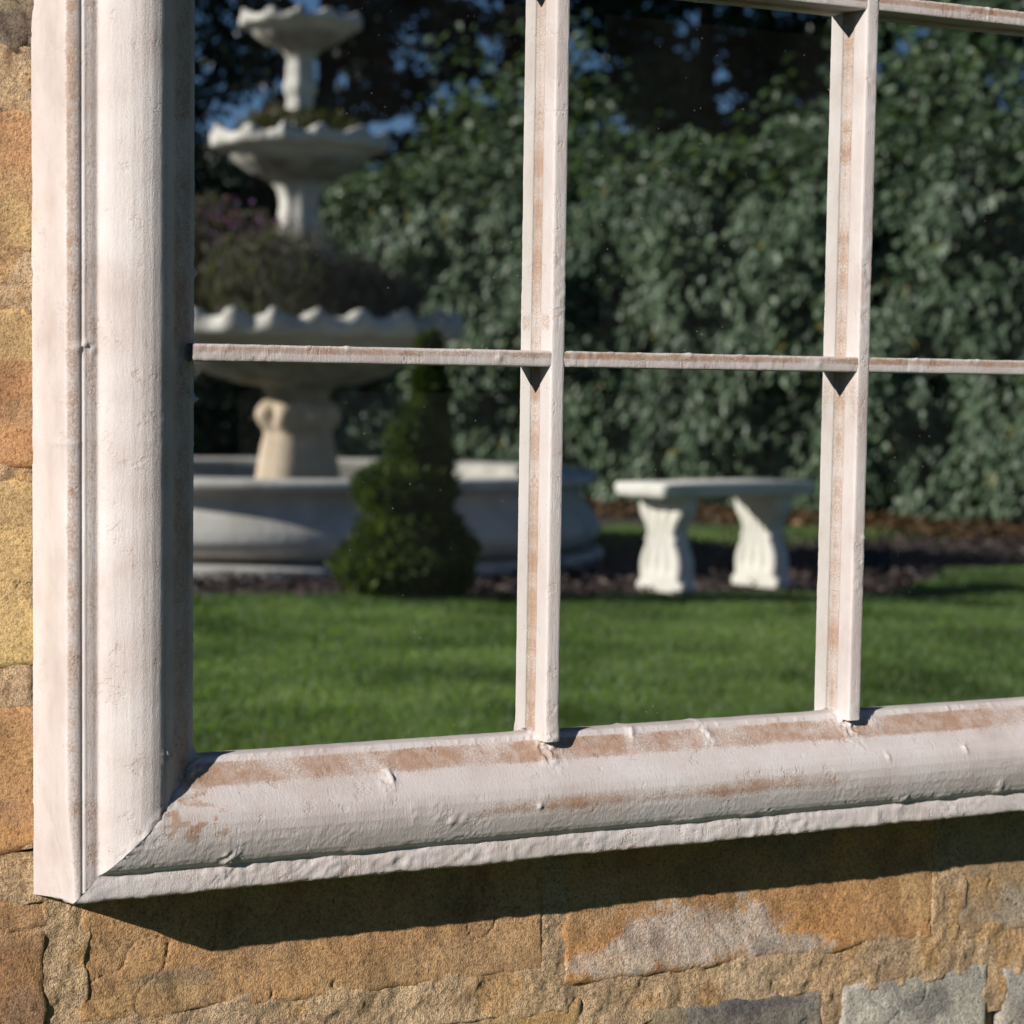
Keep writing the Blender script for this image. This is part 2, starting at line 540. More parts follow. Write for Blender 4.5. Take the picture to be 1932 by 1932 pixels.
stone(0.607, 0.765, 0.215, 0.3295, PALEGREY, [(0.70, 0.30, 0.035, 0.02, (0.20, 0.19, 0.18), 0.85), (0.63, 0.31, 0.03, 0.02, (0.50, 0.46, 0.40), 0.8)], 0.0016, 13)
stone(0.782, 1.05, 0.215, 0.323, (0.37, 0.35, 0.32), (), 0.0025, 14)
# the rest of the wall, outside the photograph's frame
pal = [TAN, ORANGE, YELLOW, RED, (0.42, 0.30, 0.17), GREY, PALE]
z = -0.05
sid = 20
rr = random.Random(3)
while z < 2.65:
    hgt = rr.uniform(0.095, 0.135)
    x = -1.9 + rr.uniform(0, 0.2)
    while x < 2.7:
        wd = rr.uniform(0.2, 0.42)
        a_, b_, c_, d_ = x, x + wd, z, z + hgt
        built = a_ < 1.12 and b_ > -0.54 and d_ > 0.20 and c_ < 1.14
        hid = a_ > -0.04 and b_ < 0.96 and c_ > 0.52 and d_ < 1.75
        if not built and not hid:
            stone(a_, b_, c_, d_, pal[rr.randrange(len(pal))], (), 0.014, sid, relief=0.004)
        sid += 1
        x += wd + 0.016
    z += hgt + 0.018


def mortar_sheet(x0, x1, z0, z1, cell, amp):
    nu, nv_ = int((x1 - x0) / cell), int((z1 - z0) / cell)
    U, Vv = np.meshgrid(np.linspace(x0, x1, nu), np.linspace(z0, z1, nv_), indexing='ij')
    P0 = np.stack([U, np.zeros_like(U), Vv], -1)
    n = fbm(P0, 0.016, 4, 90)
    n2 = fbm(P0, 0.06, 3, 95)
    inside = np.full(U.shape, -1.0)
    for a0, a1, b0, b1, sk in RECTS:
        zz = Vv - sk * ((U - a0) / (a1 - a0) - 0.5)
        inside = np.maximum(inside, np.minimum(np.minimum(U - a0, a1 - U), np.minimum(zz - b0, b1 - zz)))
    lap = 0.002 + 0.006 * smooth(0.45, 0.7, fbm(P0, 0.04, 3, 92))
    Y = WY - 0.0012 - (n - 0.5) * amp - (n2 - 0.5) * amp * 0.6 + smooth(0.0, 1.0, (inside - lap - 0.002) / 0.006) * 0.012
    V = np.stack([U, Y, Vv], -1).reshape(-1, 3)
    t = fbm(P0, 0.05, 4, 97).reshape(-1, 1)
    c = np.array([0.52, 0.345, 0.19]) * (1 - t) + np.array([0.60, 0.45, 0.30]) * t
    d = smooth(0.60, 0.72, fbm(P0, 0.028, 3, 99)).reshape(-1, 1) * 0.45
    c = c * (1 - d) + np.array([0.50, 0.27, 0.09]) * d
    return V, c, nu, nv_


V, c, nu, nv_ = mortar_sheet(-0.118, 0.95, 0.285, 0.50, 0.0014, 0.0075)
me = mesh_np('mortar', V, quads=grid_quads(nu, nv_), colors={'tint': c})
link('mortar', me, MORTAR, wall)
V, c, nu, nv_ = mortar_sheet(-0.16, -0.05, 0.502, 1.12, 0.0016, 0.0075)
link('mortar', mesh_np('mortar', V, quads=grid_quads(nu, nv_), colors={'tint': c}), MORTAR, wall)
V, c, nu, nv_ = mortar_sheet(-1.95, 2.75, -0.05, 2.68, 0.03, 0.004)
V[:, 1] += 0.010
link('mortar', mesh_np('mortar', V, quads=grid_quads(nu, nv_), colors={'tint': c}), MORTAR, wall)
core = np.array([(x, y, z) for x in (-1.95, 2.75) for y in (WY + 0.03, WY + 0.45) for z in (-0.1, 2.7)])
link('wall_core', mesh_np('wall_core', core, quads=[(0, 1, 3, 2), (4, 6, 7, 5), (0, 4, 5, 1), (2, 3, 7, 6), (0, 2, 6, 4), (1, 5, 7, 3)],
                          colors={'tint': np.tile((0.45, 0.34, 0.2), (8, 1))}, shade=False), MORTAR, wall)

# ------------------------------------------------------------------ the window-shaped garden mirror
mirror = link('garden_mirror', None, label='window-style garden mirror in chipped cream paint hung on the sandstone wall', cat='mirror')
S = 0.2782
XL, ZB = -0.0905, GZ - 0.0924
NCOL, NROW = 3, 4
S_Z = 0.2802
Z_BAR = [GZ + 0.2705 + 0.0059 + k * S_Z for k in range(NROW - 1)]
XR = XL + 2 * 0.0905 + NCOL * S
ZT = Z_BAR[-1] + S_Z + 0.0905

# profile from the outer edge (u = 0) inwards: u, y (minus is towards the viewer), wear
prof = [(-0.0060, 0.0425, 0.10), (-0.0045, 0.032, 0.06), (-0.0024, 0.016, 0.05), (-0.0004, 0.002, 0.06), (0.0, -0.010, 0.10), (0.0004, -0.0150, 0.22), (0.0020, -0.0168, 0.72),
        (0.0045, -0.0172, 0.55), (0.0056, -0.0166, 0.32), (0.0063, -0.0156, 0.45), (0.0070, -0.0166, 0.0), (0.0080, -0.0176, 0.0), (0.0088, -0.0172, 0.40), (0.0130, -0.0172, 0.46), (0.0165, -0.0170, 0.44), (0.0180, -0.0176, 0.2),
        (0.0196, -0.0212, 0.05), (0.0215, -0.0246, 0.04), (0.0250, -0.0290, 0.06), (0.0300, -0.0334, 0.10), (0.0360, -0.0366, 0.13), (0.0430, -0.0382, 0.15),
        (0.0500, -0.0382, 0.15), (0.0560, -0.0366, 0.16), (0.0598, -0.0346, 0.14), (0.0604, -0.0332, 0.30), (0.0616, -0.0330, 0.22), (0.0650, -0.0302, 0.12), (0.0680, -0.0268, 0.20), (0.0705, -0.0242, 0.30),
        (0.0735, -0.0222, 0.38), (0.0790, -0.0178, 0.42), (0.0840, -0.0138, 0.40), (0.0868, -0.0116, 0.34), (0.0880, -0.0108, 0.12), (0.0892, -0.0100, 0.0), (0.0906, -0.0092, 0.0), (0.0914, -0.0076, 0.0), (0.0918, -0.0040, 0.0), (0.0920, -0.0004, 0.0), (0.0920, 0.0035, 0.0)]


prof = [(u_, y_ - (0.0015 * (1 - float(smooth(0.060, 0.088, u_))) + 0.0065 * (1 - float(smooth(0.012, 0.034, u_)))) * float(smooth(0.02, -0.012, y_)), w_) for u_, y_, w_ in prof]


def densify(p, step):
    out = [p[0]]
    for a, b in zip(p[:-1], p[1:]):
        n = max(1, int(math.hypot(b[0] - a[0], b[1] - a[1]) / step))
        for k in range(1, n + 1):
            t = k / n
            out.append(tuple(a[i] * (1 - t) + b[i] * t for i in range(3)))
    return np.array(out)


def moulding(name, side, cell, lumps=()):
    """One mitred length of the frame; side is left, right, bottom or top."""
    p = densify(prof if side in ('left', 'right') else [q_ for q_ in prof if not (0.0050 < q_[0] < 0.0086)], cell)
    t_ = np.gradient(p[:, :2], axis=0)
    nrm = np.stack([t_[:, 1], -t_[:, 0]], -1)
    nrm /= np.linalg.norm(nrm, axis=1)[:, None] + 1e-9
    vert = side in ('left', 'right')
    L0, L1 = (ZB, ZT) if vert else (XL, XR)
    n = int((L1 - L0) / (cell * 1.15))
    s = np.linspace(0, 1, n)
    u = p[:, 0][None, :]
    lo, hi = L0 + u + 0.0002, L1 - u - 0.0002
    A = lo + (hi - lo) * s[:, None]
    Uo = np.repeat(u, n, 0)
    Yo = np.repeat(p[:, 1][None, :], n, 0)
    seed = {'left': 3, 'right': 13, 'bottom': 23, 'top': 33}[side]
    Q = np.stack([A, Uo + seed, Yo], -1)
    wear_shade = np.repeat(p[:, 2][None, :], n, 0).copy()
    d = (fbm(Q, 0.02, 3, seed) - 0.5) * 0.0005
    rough = smooth(0.62, 0.85, fbm(Q, 0.05, 2, seed + 7))
    d += rough * (fbm(Q, 0.006, 3, seed + 9) - 0.45) * 0.0011
    lip = smooth(0.0865, 0.0885, Uo) * (1 - smooth(0.0905, 0.0914, Uo))
    d += lip * np.clip(fbm(Q, 0.0035, 3, seed + 4) - 0.55, 0, 1) * 0.003
    if side == 'bottom':
        fil = (1 - smooth(0.016, 0.021, Uo)) * smooth(0.02, 0.0, Yo)
        rid = 1 - np.abs(2 * fbm(Q * np.array([0.55, 1, 1]), 0.012, 4, 77) - 1)
        d += fil * ((rid - 0.72) * 0.0012 + (fbm(Q * np.array([0.6, 1, 1]), 0.0035, 3, 78) - 0.5) * 0.0017 * (0.4 + 1.2 * smooth(0.4, 0.65, fbm(Q, 0.06, 2, 80))) + np.clip(fbm(Q, 0.02, 3, 79) - 0.55, 0, 1) * 0.004)
        under = smooth(0.018, 0.022, Uo) * (1 - smooth(0.036, 0.046, Uo))
        d += under * (fbm(Q, 0.0026, 2, 81) - 0.5) * 0.0005 * (0.5 + 1.2 * smooth(0.35, 0.65, fbm(Q, 0.05, 2, 83)))
        ledge = smooth(0.55, 0.7, fbm(Q, 0.03, 3, 84)) * np.exp(-((Uo - 0.0205) / 0.0028) ** 2)
        d += ledge * 0.0010
        wear_shade = wear_shade * np.where(Uo < 0.066, 0.55, 1.0)
        # rubbed band low on the roll
        xx = A
        band = np.exp(-((Uo - 0.0425 - 0.01 * (vnoise(Q, 0.08, 5) - 0.5)) / 0.0078) ** 2)
        along = smooth(0.16, 0.27, xx) * (1 - smooth(0.46, 0.62, xx))
        wear_shade += band * along * (0.72 + 1.1 * (fbm(Q, 0.035, 3, 53) - 0.5))
        wear_shade += np.exp(-((Uo - 0.042) / 0.0022) ** 2) * smooth(-0.02, 0.05, xx) * (1 - smooth(0.12, 0.16, xx)) * 0.40
        chips = smooth(0.55, 0.60, fbm(Q * np.array([0.6, 1, 1]), 0.007, 3, 66)) * np.exp(-((xx + 0.012) / 0.032) ** 2) * np.exp(-((Uo - 0.050) / 0.020) ** 2)
        wear_shade += chips * 1.0
        wear_shade += smooth(0.071, 0.075, Uo) * (1 - smooth(0.086, 0.0885, Uo)) * (0.36 + 1.3 * (fbm(Q, 0.045, 3, 51) - 0.44))
    if side == 'left':
        wear_shade += smooth(0.066, 0.073, Uo) * (1 - smooth(0.087, 0.0885, Uo)) * (0.22 + 0.5 * (fbm(Q, 0.03, 3, 27) - 0.5))  # bare brown specks, plus extra brown painted in to deepen the inner slope's shade
        st = np.exp(-((Uo - 0.0015) / 0.002) ** 2) * np.where(Yo < -0.012, 1, 0)
        wear_shade += st * (vnoise(Q, 0.25, 15) - 0.45) * 0.7
        diag = Q.copy()
        diag[..., 0] = Q[..., 0] * 0.5 + (Uo * 1.2)
        wear_shade += (Uo > 0.02) * (Uo < 0.066) * (0.10 + (fbm(diag * np.array([1, 0.25, 0.25]), 0.006, 2, 19) - 0.5) * 0.45) + (Uo > 0.02) * (Uo < 0.066) * (fbm(Q, 0.11, 2, 29) - 0.45) * 0.25
    for la, lu, r, amp in lumps:
        g = np.exp(-(((A - la) / r) ** 2 + ((Uo - lu) / (r * 1.5)) ** 2))
        d += g * amp * np.clip((fbm(Q, 0.0032, 3, 31) - 0.3) * 3.2, 0, 1.6)
        wear_shade -= g * 0.5
    corner = np.exp(-((np.minimum(A - lo, hi - A)) / 0.006) ** 2) * (Uo > 0.03)
    d += corner * (fbm(Q, 0.0045, 3, 41) - 0.42) * np.where(Uo > 0.074, 0.0075, 0.0035)
    U2 = Uo + d * nrm[:, 0][None, :]
    Y2 = Yo + d * nrm[:, 1][None, :]
    if side == 'left':
        V = np.stack([XL + U2 - 0.0050 * (1 - smooth(0.0022, 0.0060, Uo)) * smooth(0.03, -0.012, Yo) * smooth(0.0, 0.08, A - lo), Y2, A], -1)
    elif side == 'right':
        V = np.stack([XR - U2, Y2, A], -1)
    elif side == 'bottom':
        V = np.stack([A, Y2, ZB + U2], -1)
    else:
        V = np.stack([A, Y2, ZT - U2], -1)
    q = grid_quads(n, len(p))
    if side in ('left', 'top'):
        q = q[:, ::-1]
    me = mesh_np(name, V.reshape(-1, 3), quads=q, attrs={'wear_shade': wear_shade.ravel()})
    return link(name, me, PAINT, mirror)


def zpx(z):
    return GZ + z


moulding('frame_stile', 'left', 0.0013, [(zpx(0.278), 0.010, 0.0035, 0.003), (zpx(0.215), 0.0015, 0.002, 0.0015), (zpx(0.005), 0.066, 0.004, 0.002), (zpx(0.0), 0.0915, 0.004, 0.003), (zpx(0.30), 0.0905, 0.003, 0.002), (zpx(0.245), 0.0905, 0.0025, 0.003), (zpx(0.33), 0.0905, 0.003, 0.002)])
moulding('frame_stile', 'right', 0.004)
moulding('frame_rail', 'bottom', 0.0011, [(0.143, 0.070, 0.0042, 0.0022), (0.136, 0.0635, 0.003, 0.0014), (0.176, 0.044, 0.006, 0.0007), (0.187, 0.039, 0.004, 0.0010), (0.198, 0.037, 0.0028, 0.0009), (0.157, 0.046, 0.005, 0.0006),
                                        (0.259, 0.042, 0.0022, 0.0022), (0.02, 0.018, 0.008, 0.0016), (0.42, 0.0835, 0.005, 0.0020), (0.5563, 0.0875, 0.009, 0.0035), (0.58, 0.0865, 0.004, 0.0022), (0.2782, 0.0885, 0.010, 0.0040),
                                        (0.66, 0.060, 0.0024, 0.0016), (0.58, 0.0585, 0.002, 0.0014), (0.70, 0.026, 0.004, 0.0012), (0.47, 0.022, 0.005, 0.0009), (0.60, 0.020, 0.006, 0.0010), (0.0, 0.088, 0.005, 0.003), (-0.004, 0.082, 0.004, 0.003), (0.355, 0.0865, 0.004, 0.002)])
moulding('frame_rail', 'top', 0.004)

bar_prof = [(-0.0052, 0.0030, 0.68), (-0.0052, -0.0064, 0.62), (-0.0054, -0.0068, 0.5), (-0.0058, -0.0072, 0.02), (-0.0059, -0.0120, 0.0), (-0.0059, -0.0200, 0.0), (-0.0057, -0.0224, 0.02), (-0.0050, -0.0231, 0.10),
            (-0.0020, -0.0233, 0.17), (0.0020, -0.0233, 0.17), (0.0050, -0.0231, 0.15), (0.0057, -0.0224, 0.1), (0.0059, -0.0200, 0.04), (0.0059, -0.0120, 0.04), (0.0058, -0.0058, 0.05), (0.0054, -0.0054, 0.5), (0.0052, -0.0050, 0.95), (0.0052, 0.0030, 0.95)]


def glazing_bar(vertical, centre, a0, a1, cell, seed, lumps=(), stains=()):
    p = densify(bar_prof, cell)
    if not vertical:
        p = p.copy()
        p[:, 1] = np.where(p[:, 1] < -0.008, p[:, 1] + 0.0006, p[:, 1])
    t_ = np.gradient(p[:, :2], axis=0)
    nrm = np.stack([t_[:, 1], -t_[:, 0]], -1)
    nrm /= np.linalg.norm(nrm, axis=1)[:, None] + 1e-9
    n = max(4, int((a1 - a0) / (cell * 1.15)))
    A = np.repeat(np.linspace(a0, a1, n)[:, None], len(p), 1)
    U = np.repeat(p[:, 0][None], n, 0)
    Y = np.repeat(p[:, 1][None], n, 0)
    Q = np.stack([A, U + seed, Y], -1)
    front = smooth(-0.0195, -0.0225, Y)
    d = (fbm(Q, 0.02, 3, seed) - 0.5) * 0.0005
    rough = smooth(0.45, 0.7, fbm(Q, 0.05, 2, seed + 3))
    d += front * (0.25 + rough) * (fbm(Q, 0.004, 3, seed + 5) - 0.5) * 0.0011
    wear_shade = np.repeat(p[:, 2][None], n, 0).copy()
    if not vertical:
        upper = front * smooth(-0.0005, 0.0012, U)
        wear_shade += upper * (0.50 + 0.6 * (fbm(Q, 0.09, 2, seed + 8) - 0.4))
        ridge = front * np.exp(-((U - 0.0054) / 0.0010) ** 2)
        d += ridge * np.clip(fbm(Q, 0.005, 3, seed + 6) - 0.5, 0, 1) * 0.0025
        wear_shade -= ridge * 0.4
    for la, lu, r, amp in lumps:
        g = np.exp(-(((A - la) / r) ** 2 + ((U - lu) / r) ** 2)) * front
        d += g * amp * (0.3 + 1.3 * fbm(Q, 0.004, 3, 7))
        wear_shade -= g * 0.4
    wear_shade += smooth(-0.0074, -0.0066, Y) * (fbm(Q, 0.045, 3, seed + 12) - 0.5) * 1.0
    wear_shade += front * (0.10 + 0.5 * (fbm(Q, 0.05, 3, seed + 14) - 0.5))
    for la, r, amt in stains:
        wear_shade += np.exp(-((A - la) / r) ** 4) * amt * smooth(-0.0215, -0.019, Y) * smooth(-0.006, -0.010, Y) * (U < 0)
    U2 = U + d * nrm[:, 0][None]
    Y2 = Y + d * nrm[:, 1][None]
    V = np.stack([centre + U2, Y2, A], -1) if vertical else np.stack([A, Y2, centre + U2], -1)
    q = grid_quads(n, len(p))
    if vertical:
        q = q[:, ::-1]
    me = mesh_np('glazing_bar', V.reshape(-1, 3), quads=q, attrs={'wear_shade': np.clip(wear_shade, 0, 2).ravel()})
    return link('glazing_bar', me, PAINT, mirror)


for k in range(1, NCOL):
    glazing_bar(True, k * S, GZ - 0.0055, ZT - 0.086, 0.0011, 100 + k,
                [(GZ - 0.002, 0.0, 0.007, 0.0022)] if k == 1 else [(GZ + 0.14, 0.004, 0.002, 0.0010)],
                [(GZ + 0.303, 0.008, 0.55), (GZ + 0.262, 0.007, 0.22)] if k == 1 else [(GZ + 0.255, 0.013, 0.45), (GZ + 0.49, 0.018, 0.14)])
for r, zb in enumerate(Z_BAR):
    for c_ in range(NCOL):
        a0 = (-0.006 if c_ == 0 else c_ * S)
        a1 = ((c_ + 1) * S - 0.0003 if c_ < NCOL - 1 else NCOL * S + 0.001)
        glazing_bar(False, zb, a0, a1, 0.0011 if r < 2 else 0.003, 200 + r * 10 + c_, [(a0 + 0.235, 0.0, 0.003, 0.0012), (a0 + 0.115, 0.005, 0.003, 0.001)])

zr = [GZ - 0.002] + [zb for zb in Z_BAR] + [ZT - 0.0885]
for r in range(NROW):
    for c_ in range(NCOL):
        x0 = -0.002 if c_ == 0 else c_ * S + 0.0002
        x1 = NCOL * S + 0.002 if c_ == NCOL - 1 else (c_ + 1) * S - 0.0002
        z0, z1 = zr[r] + 0.0002, zr[r + 1] - 0.0002
        P = np.array([(x, y, z) for x in (x0, x1) for y in (0.0, 0.004) for z in (z0, z1)])
        link('mirror_pane', mesh_np('mirror_pane', P, quads=[(0, 4, 5, 1), (2, 3, 7, 6), (0, 2, 6, 4), (1, 5, 7, 3), (0, 1, 3, 2), (4, 6, 7, 5)], shade=False), MIRROR, mirror)
P = np.array([(x, y, z) for x in (XL + 0.004, XR - 0.004) for y in (0.0045, 0.040) for z in (ZB + 0.004, ZT - 0.004)])
link('back_board', mesh_np('back_board', P, quads=[(0, 4, 5, 1), (2, 3, 7, 6), (0, 2, 6, 4), (1, 5, 7, 3), (0, 1, 3, 2), (4, 6, 7, 5)], shade=False), BACKING, mirror)

# ------------------------------------------------------------------ foliage kit
def unit(n):
    v = rng.normal(size=(n, 3))
    return v / np.linalg.norm(v, axis=1)[:, None]


def leaves(name, pos, nrm, length, width, tint, droop=None):
    """One folded six-point leaf at each position, its face towards nrm, pointing along droop."""
    n = len(pos)
    nrm = nrm / (np.linalg.norm(nrm, axis=1)[:, None] + 1e-9)
    d = unit(n) if droop is None else droop + unit(n) * 0.55
    d = d - (d * nrm).sum(1)[:, None] * nrm
    d /= np.linalg.norm(d, axis=1)[:, None] + 1e-9
    b = np.cross(nrm, d)
    L = (length * rng.uniform(0.65, 1.25, n))[:, None]
    Wd = (width * rng.uniform(0.7, 1.2, n))[:, None]
    fold = Wd * rng.uniform(0.05, 0.3, n)[:, None]
    curl = L * rng.uniform(-0.1, 0.25, n)[:, None]
    v = np.stack([pos, pos + d * L * 0.38 + b * Wd * 0.5 + nrm * fold, pos + d * L * 0.74 + b * Wd * 0.36 + nrm * (fold - curl * 0.5),
                  pos + d * L - nrm * curl, pos + d * L * 0.74 - b * Wd * 0.36 + nrm * (fold - curl * 0.5), pos + d * L * 0.38 - b * Wd * 0.5 + nrm * fold], 1)
    k = np.arange(n)[:, None] * 6
    quads = np.concatenate([k + np.array([[0, 1, 2, 3]]), k + np.array([[0, 3, 4, 5]])])
    return mesh_np(name, v.reshape(-1, 3), quads=quads, attrs={'tint': np.repeat(np.clip(tint, 0, 1), 6)}, shade=False)


def tube(name, pts, radii, seg=8):
    pts = np.array(pts, float)
    rings = []
    for i, p in enumerate(pts):
        t = pts[min(i + 1, len(pts) - 1)] - pts[max(i - 1, 0)]
        t /= np.linalg.norm(t) + 1e-9
        a = np.cross(t, (0.3, 0.9, 0.1))
        a /= np.linalg.norm(a)
        b = np.cross(t, a)
        an = np.linspace(0, 2 * np.pi, seg, endpoint=False)
        rings.append(p + radii[i] * (np.cos(an)[:, None] * a + np.sin(an)[:, None] * b))
    return np.concatenate(rings), grid_quads(len(pts), seg, True)


def tubes_mesh(name, paths):
    V, Q, n = [], [], 0
    for pts, rad in paths:
        v, q = tube(name, pts, rad)
        V.append(v)
        Q.append(q + n)
        n += len(v)
    return mesh_np(name, np.concatenate(V), quads=np.concatenate(Q))


def lathe(name, prof_, seg=96, mod=None, stain=None):
    p = np.array(prof_, float)
    an = np.linspace(0, 2 * np.pi, seg, endpoint=False)
    Rr = np.repeat(p[:, 0][:, None], seg, 1)
    Z = np.repeat(p[:, 1][:, None], seg, 1)
    An = np.repeat(an[None], len(p), 0)
    if mod is not None:
        Rr, Z = mod(Rr, Z, An)
    V = np.stack([Rr * np.cos(An), Rr * np.sin(An), Z], -1)
    st = np.zeros_like(Rr) if stain is None else stain(Rr, Z, An)
    return mesh_np(name, V.reshape(-1, 3), quads=grid_quads(len(p), seg, True), attrs={'stain': st.ravel()})


def dense_prof(p, step=0.012):
    out = [p[0]]
    for a, b in zip(p[:-1], p[1:]):
        n = max(1, int(math.hypot(b[0] - a[0], b[1] - a[1]) / step))
        for k in range(1, n + 1):
            t = k / n
            out.append((a[0] * (1 - t) + b[0] * t, a[1] * (1 - t) + b[1] * t))
    return out


# ------------------------------------------------------------------ fountain
FX, FY = 4.02, -8.86
fountain = link('tiered_fountain', None, label='tall three-bowl cast stone fountain standing in a round low-walled pool', cat='fountain')
fountain.location = (FX, FY, 0)

pool = [(1.20, 0.02), (1.28, 0.03), (1.33, 0.045), (1.40, 0.065), (1.452, 0.098), (1.472, 0.135), (1.460, 0.178), (1.432, 0.225), (1.398, 0.268), (1.372, 0.303), (1.362, 0.325), (1.372, 0.338), (1.42, 0.348), (1.455, 0.358), (1.46, 0.385), (1.445, 0.402), (1.40, 0.410), (1.30, 0.408), (1.25, 0.400), (1.22, 0.37), (1.20, 0.25), (1.18, 0.10)]


def pool_stain(R, Z, A):
    return np.clip(smooth(0.085, 0.03, Z) * 1.2 + smooth(1.30, 1.22, R) * smooth(0.2, 0.3, Z) * 0.5, 0, 1)


o = link('pool_wall', lathe('pool_wall', dense_prof(pool), 128, None, pool_stain), CAST, fountain)
link('plinth', lathe('plinth', [(0.9, 0.040), (1.45, 0.040), (1.485, 0.034), (1.49, 0.02), (1.49, -0.05)], 96), CAST, fountain)
link('water', lathe('water', [(0.001, 0.30), (0.6, 0.30), (1.205, 0.30)], 64), WATER, fountain)

# central pedestal: fluted cone, a ring of buds, a neck
ped = [(0.235, 0.10), (0.235, 0.30), (0.205, 0.36), (0.198, 0.42), (0.182, 0.50), (0.165, 0.57), (0.172, 0.592), (0.188, 0.612), (0.200, 0.65), (0.198, 0.69), (0.180, 0.722), (0.150, 0.738), (0.146, 0.765), (0.165, 0.80), (0.19, 0.82)]


def ped_mod(R, Z, A):
    bud = np.exp(-((Z - 0.66) / 0.05) ** 2)
    flute = np.where(Z < 0.58, np.abs(np.cos(A * 4)) * 0.006 - 0.003, 0)
    return R + bud * (np.abs(np.cos(A * 4)) - 0.65) * 0.055 + flute, Z


link('pedestal', lathe('pedestal', dense_prof(ped), 128, ped_mod, lambda R, Z, A: smooth(0.66, 0.82, Z)), TAN_CAST, fountain)


def bowl(name, r, zb, zt, rn, lobes, teeth, amp_z, amp_r, thick):
    """A fluted bowl on a neck of radius rn, its rim scalloped."""
    h = zt - zb
    p = [(rn, zb - 0.02), (rn * 1.05, zb), (r * 0.36, zb + h * 0.04), (r * 0.54, zb + h * 0.16), (r * 0.69, zb + h * 0.35), (r * 0.775, zb + h * 0.52), (r * 0.81, zb + h * 0.62), (r * 0.90, zb + h * 0.665), (r * 0.97, zb + h * 0.70), (r * 1.0, zb + h * 0.77),
         (r * 1.0, zb + h * 0.90), (r * 0.985, zb + h * 0.98), (r * 0.955, zt), (r * 0.91, zb + h * 0.97), (r * 0.82, zt - h * 0.22), (r * 0.6, zt - h * 0.42), (0.01, zt - h * 0.5)]

    def mod(R, Z, A):
        up_ = smooth(zb + h * 0.66, zt, Z) * smooth(r * 0.8, r * 0.93, R)
        s = 1 - np.abs(np.cos(A * teeth * 0.5 + 0.5 * np.sin(A * 3)))
        s2 = np.abs(np.sin(A * teeth * 1.5))
        Zm = Z + up_ * (amp_z * (s - 0.36) + amp_z * 0.25 * (s2 - 0.5))
        body = smooth(r * 0.3, r * 0.8, R) * (1 - up_)
        Rm = R + up_ * amp_r * (s - 0.36) + body * 0.004 * np.cos(A * lobes) + up_ * r * 0.012 * np.cos(A * teeth * 4)
        return Rm, Zm
    return link(name, lathe(name, dense_prof(p, max(0.008, r * 0.02)), 192, mod, lambda R, Z, A: np.clip(smooth(zb + h * 0.66, zb + h * 0.3, Z) * 0.8, 0, 1)), CAST, fountain)


bowl('bowl', 0.785, 0.80, 1.13, 0.17, 26, 22, 0.05, 0.045, 0.03)
stem1 = [(0.20, 0.95), (0.19, 1.44), (0.150, 1.470), (0.128, 1.485), (0.126, 1.52), (0.108, 1.545), (0.100, 1.60), (0.092, 1.66), (0.094, 1.70), (0.108, 1.74), (0.135, 1.775), (0.16, 1.795)]
link('stem', lathe('stem', dense_prof(stem1), 64, lambda R, Z, A: (R * (1 + 0.05 * np.cos(A * 7)), Z), lambda R, Z, A: smooth(1.73, 1.79, Z) * 0.6), CAST, fountain)
bowl('bowl', 0.425, 1.775, 1.995, 0.11, 18, 13, 0.040, 0.025, 0.02)
stem2 = [(0.10, 1.88), (0.085, 2.09), (0.074, 2.11), (0.066, 2.14), (0.064, 2.17), (0.078, 2.20), (0.082, 2.225), (0.074, 2.25), (0.068, 2.28), (0.070, 2.31), (0.062, 2.335), (0.070, 2.365), (0.09, 2.39), (0.11, 2.405)]
link('stem', lathe('stem', dense_prof(stem2), 64, lambda R, Z, A: (R * (1 + 0.05 * np.cos(A * 6)), Z), lambda R, Z, A: smooth(2.36, 2.41, Z) * 0.6), CAST, fountain)
bowl('bowl', 0.292, 2.395, 2.548, 0.08, 14, 11, 0.030, 0.018, 0.02)

# planting in the bowls
def mound(n, c, r, seed):
    d = unit(n)
    rad = rng.uniform(0.45, 1.0, n) ** 0.6
    p = d * rad[:, None] * np.array(r)
    p = p * (0.7 + 0.6 * fbm(d * 1.0 + seed, 0.6, 3, seed))[:, None] + np.array(c)
    return p, d


fl = link('flowering_plant', None, label='straggly grey green plant with purple flowers filling the largest fountain bowl', cat='plant')
fl.location = (FX, FY, 1.10)
pl, dl = [], []
for cx_, cy_, cz_, rx, rz, n in ((-0.45, -0.22, 0.24, 0.30, 0.36, 3600), (-0.25, 0.25, 0.16, 0.34, 0.27, 2600), (0.10, 0.30, 0.10, 0.33, 0.20, 2000), (0.35, 0.05, 0.08, 0.28, 0.17, 1500), (-0.15, -0.35, 0.22, 0.35, 0.30, 1600), (0.2, -0.3, 0.1, 0.35, 0.2, 1200)):
    a, b = mound(n, (cx_, cy_, cz_), (rx, rx, rz), int(cx_ * 100) % 50)
    pl.append(a)
    dl.append(b)
pl, dl = np.concatenate(pl), np.concatenate(dl)
keep = pl[:, 2] > -0.05
pl, dl = pl[keep], dl[keep]
o = link('foliage', leaves('foliage', pl, dl + unit(len(pl)) * 0.8, 0.075, 0.010, rng.uniform(0, 1, len(pl)), np.array([0, 0, 0.9])), FLOWERY, fl, kind='stuff')
fp = []
stems = []
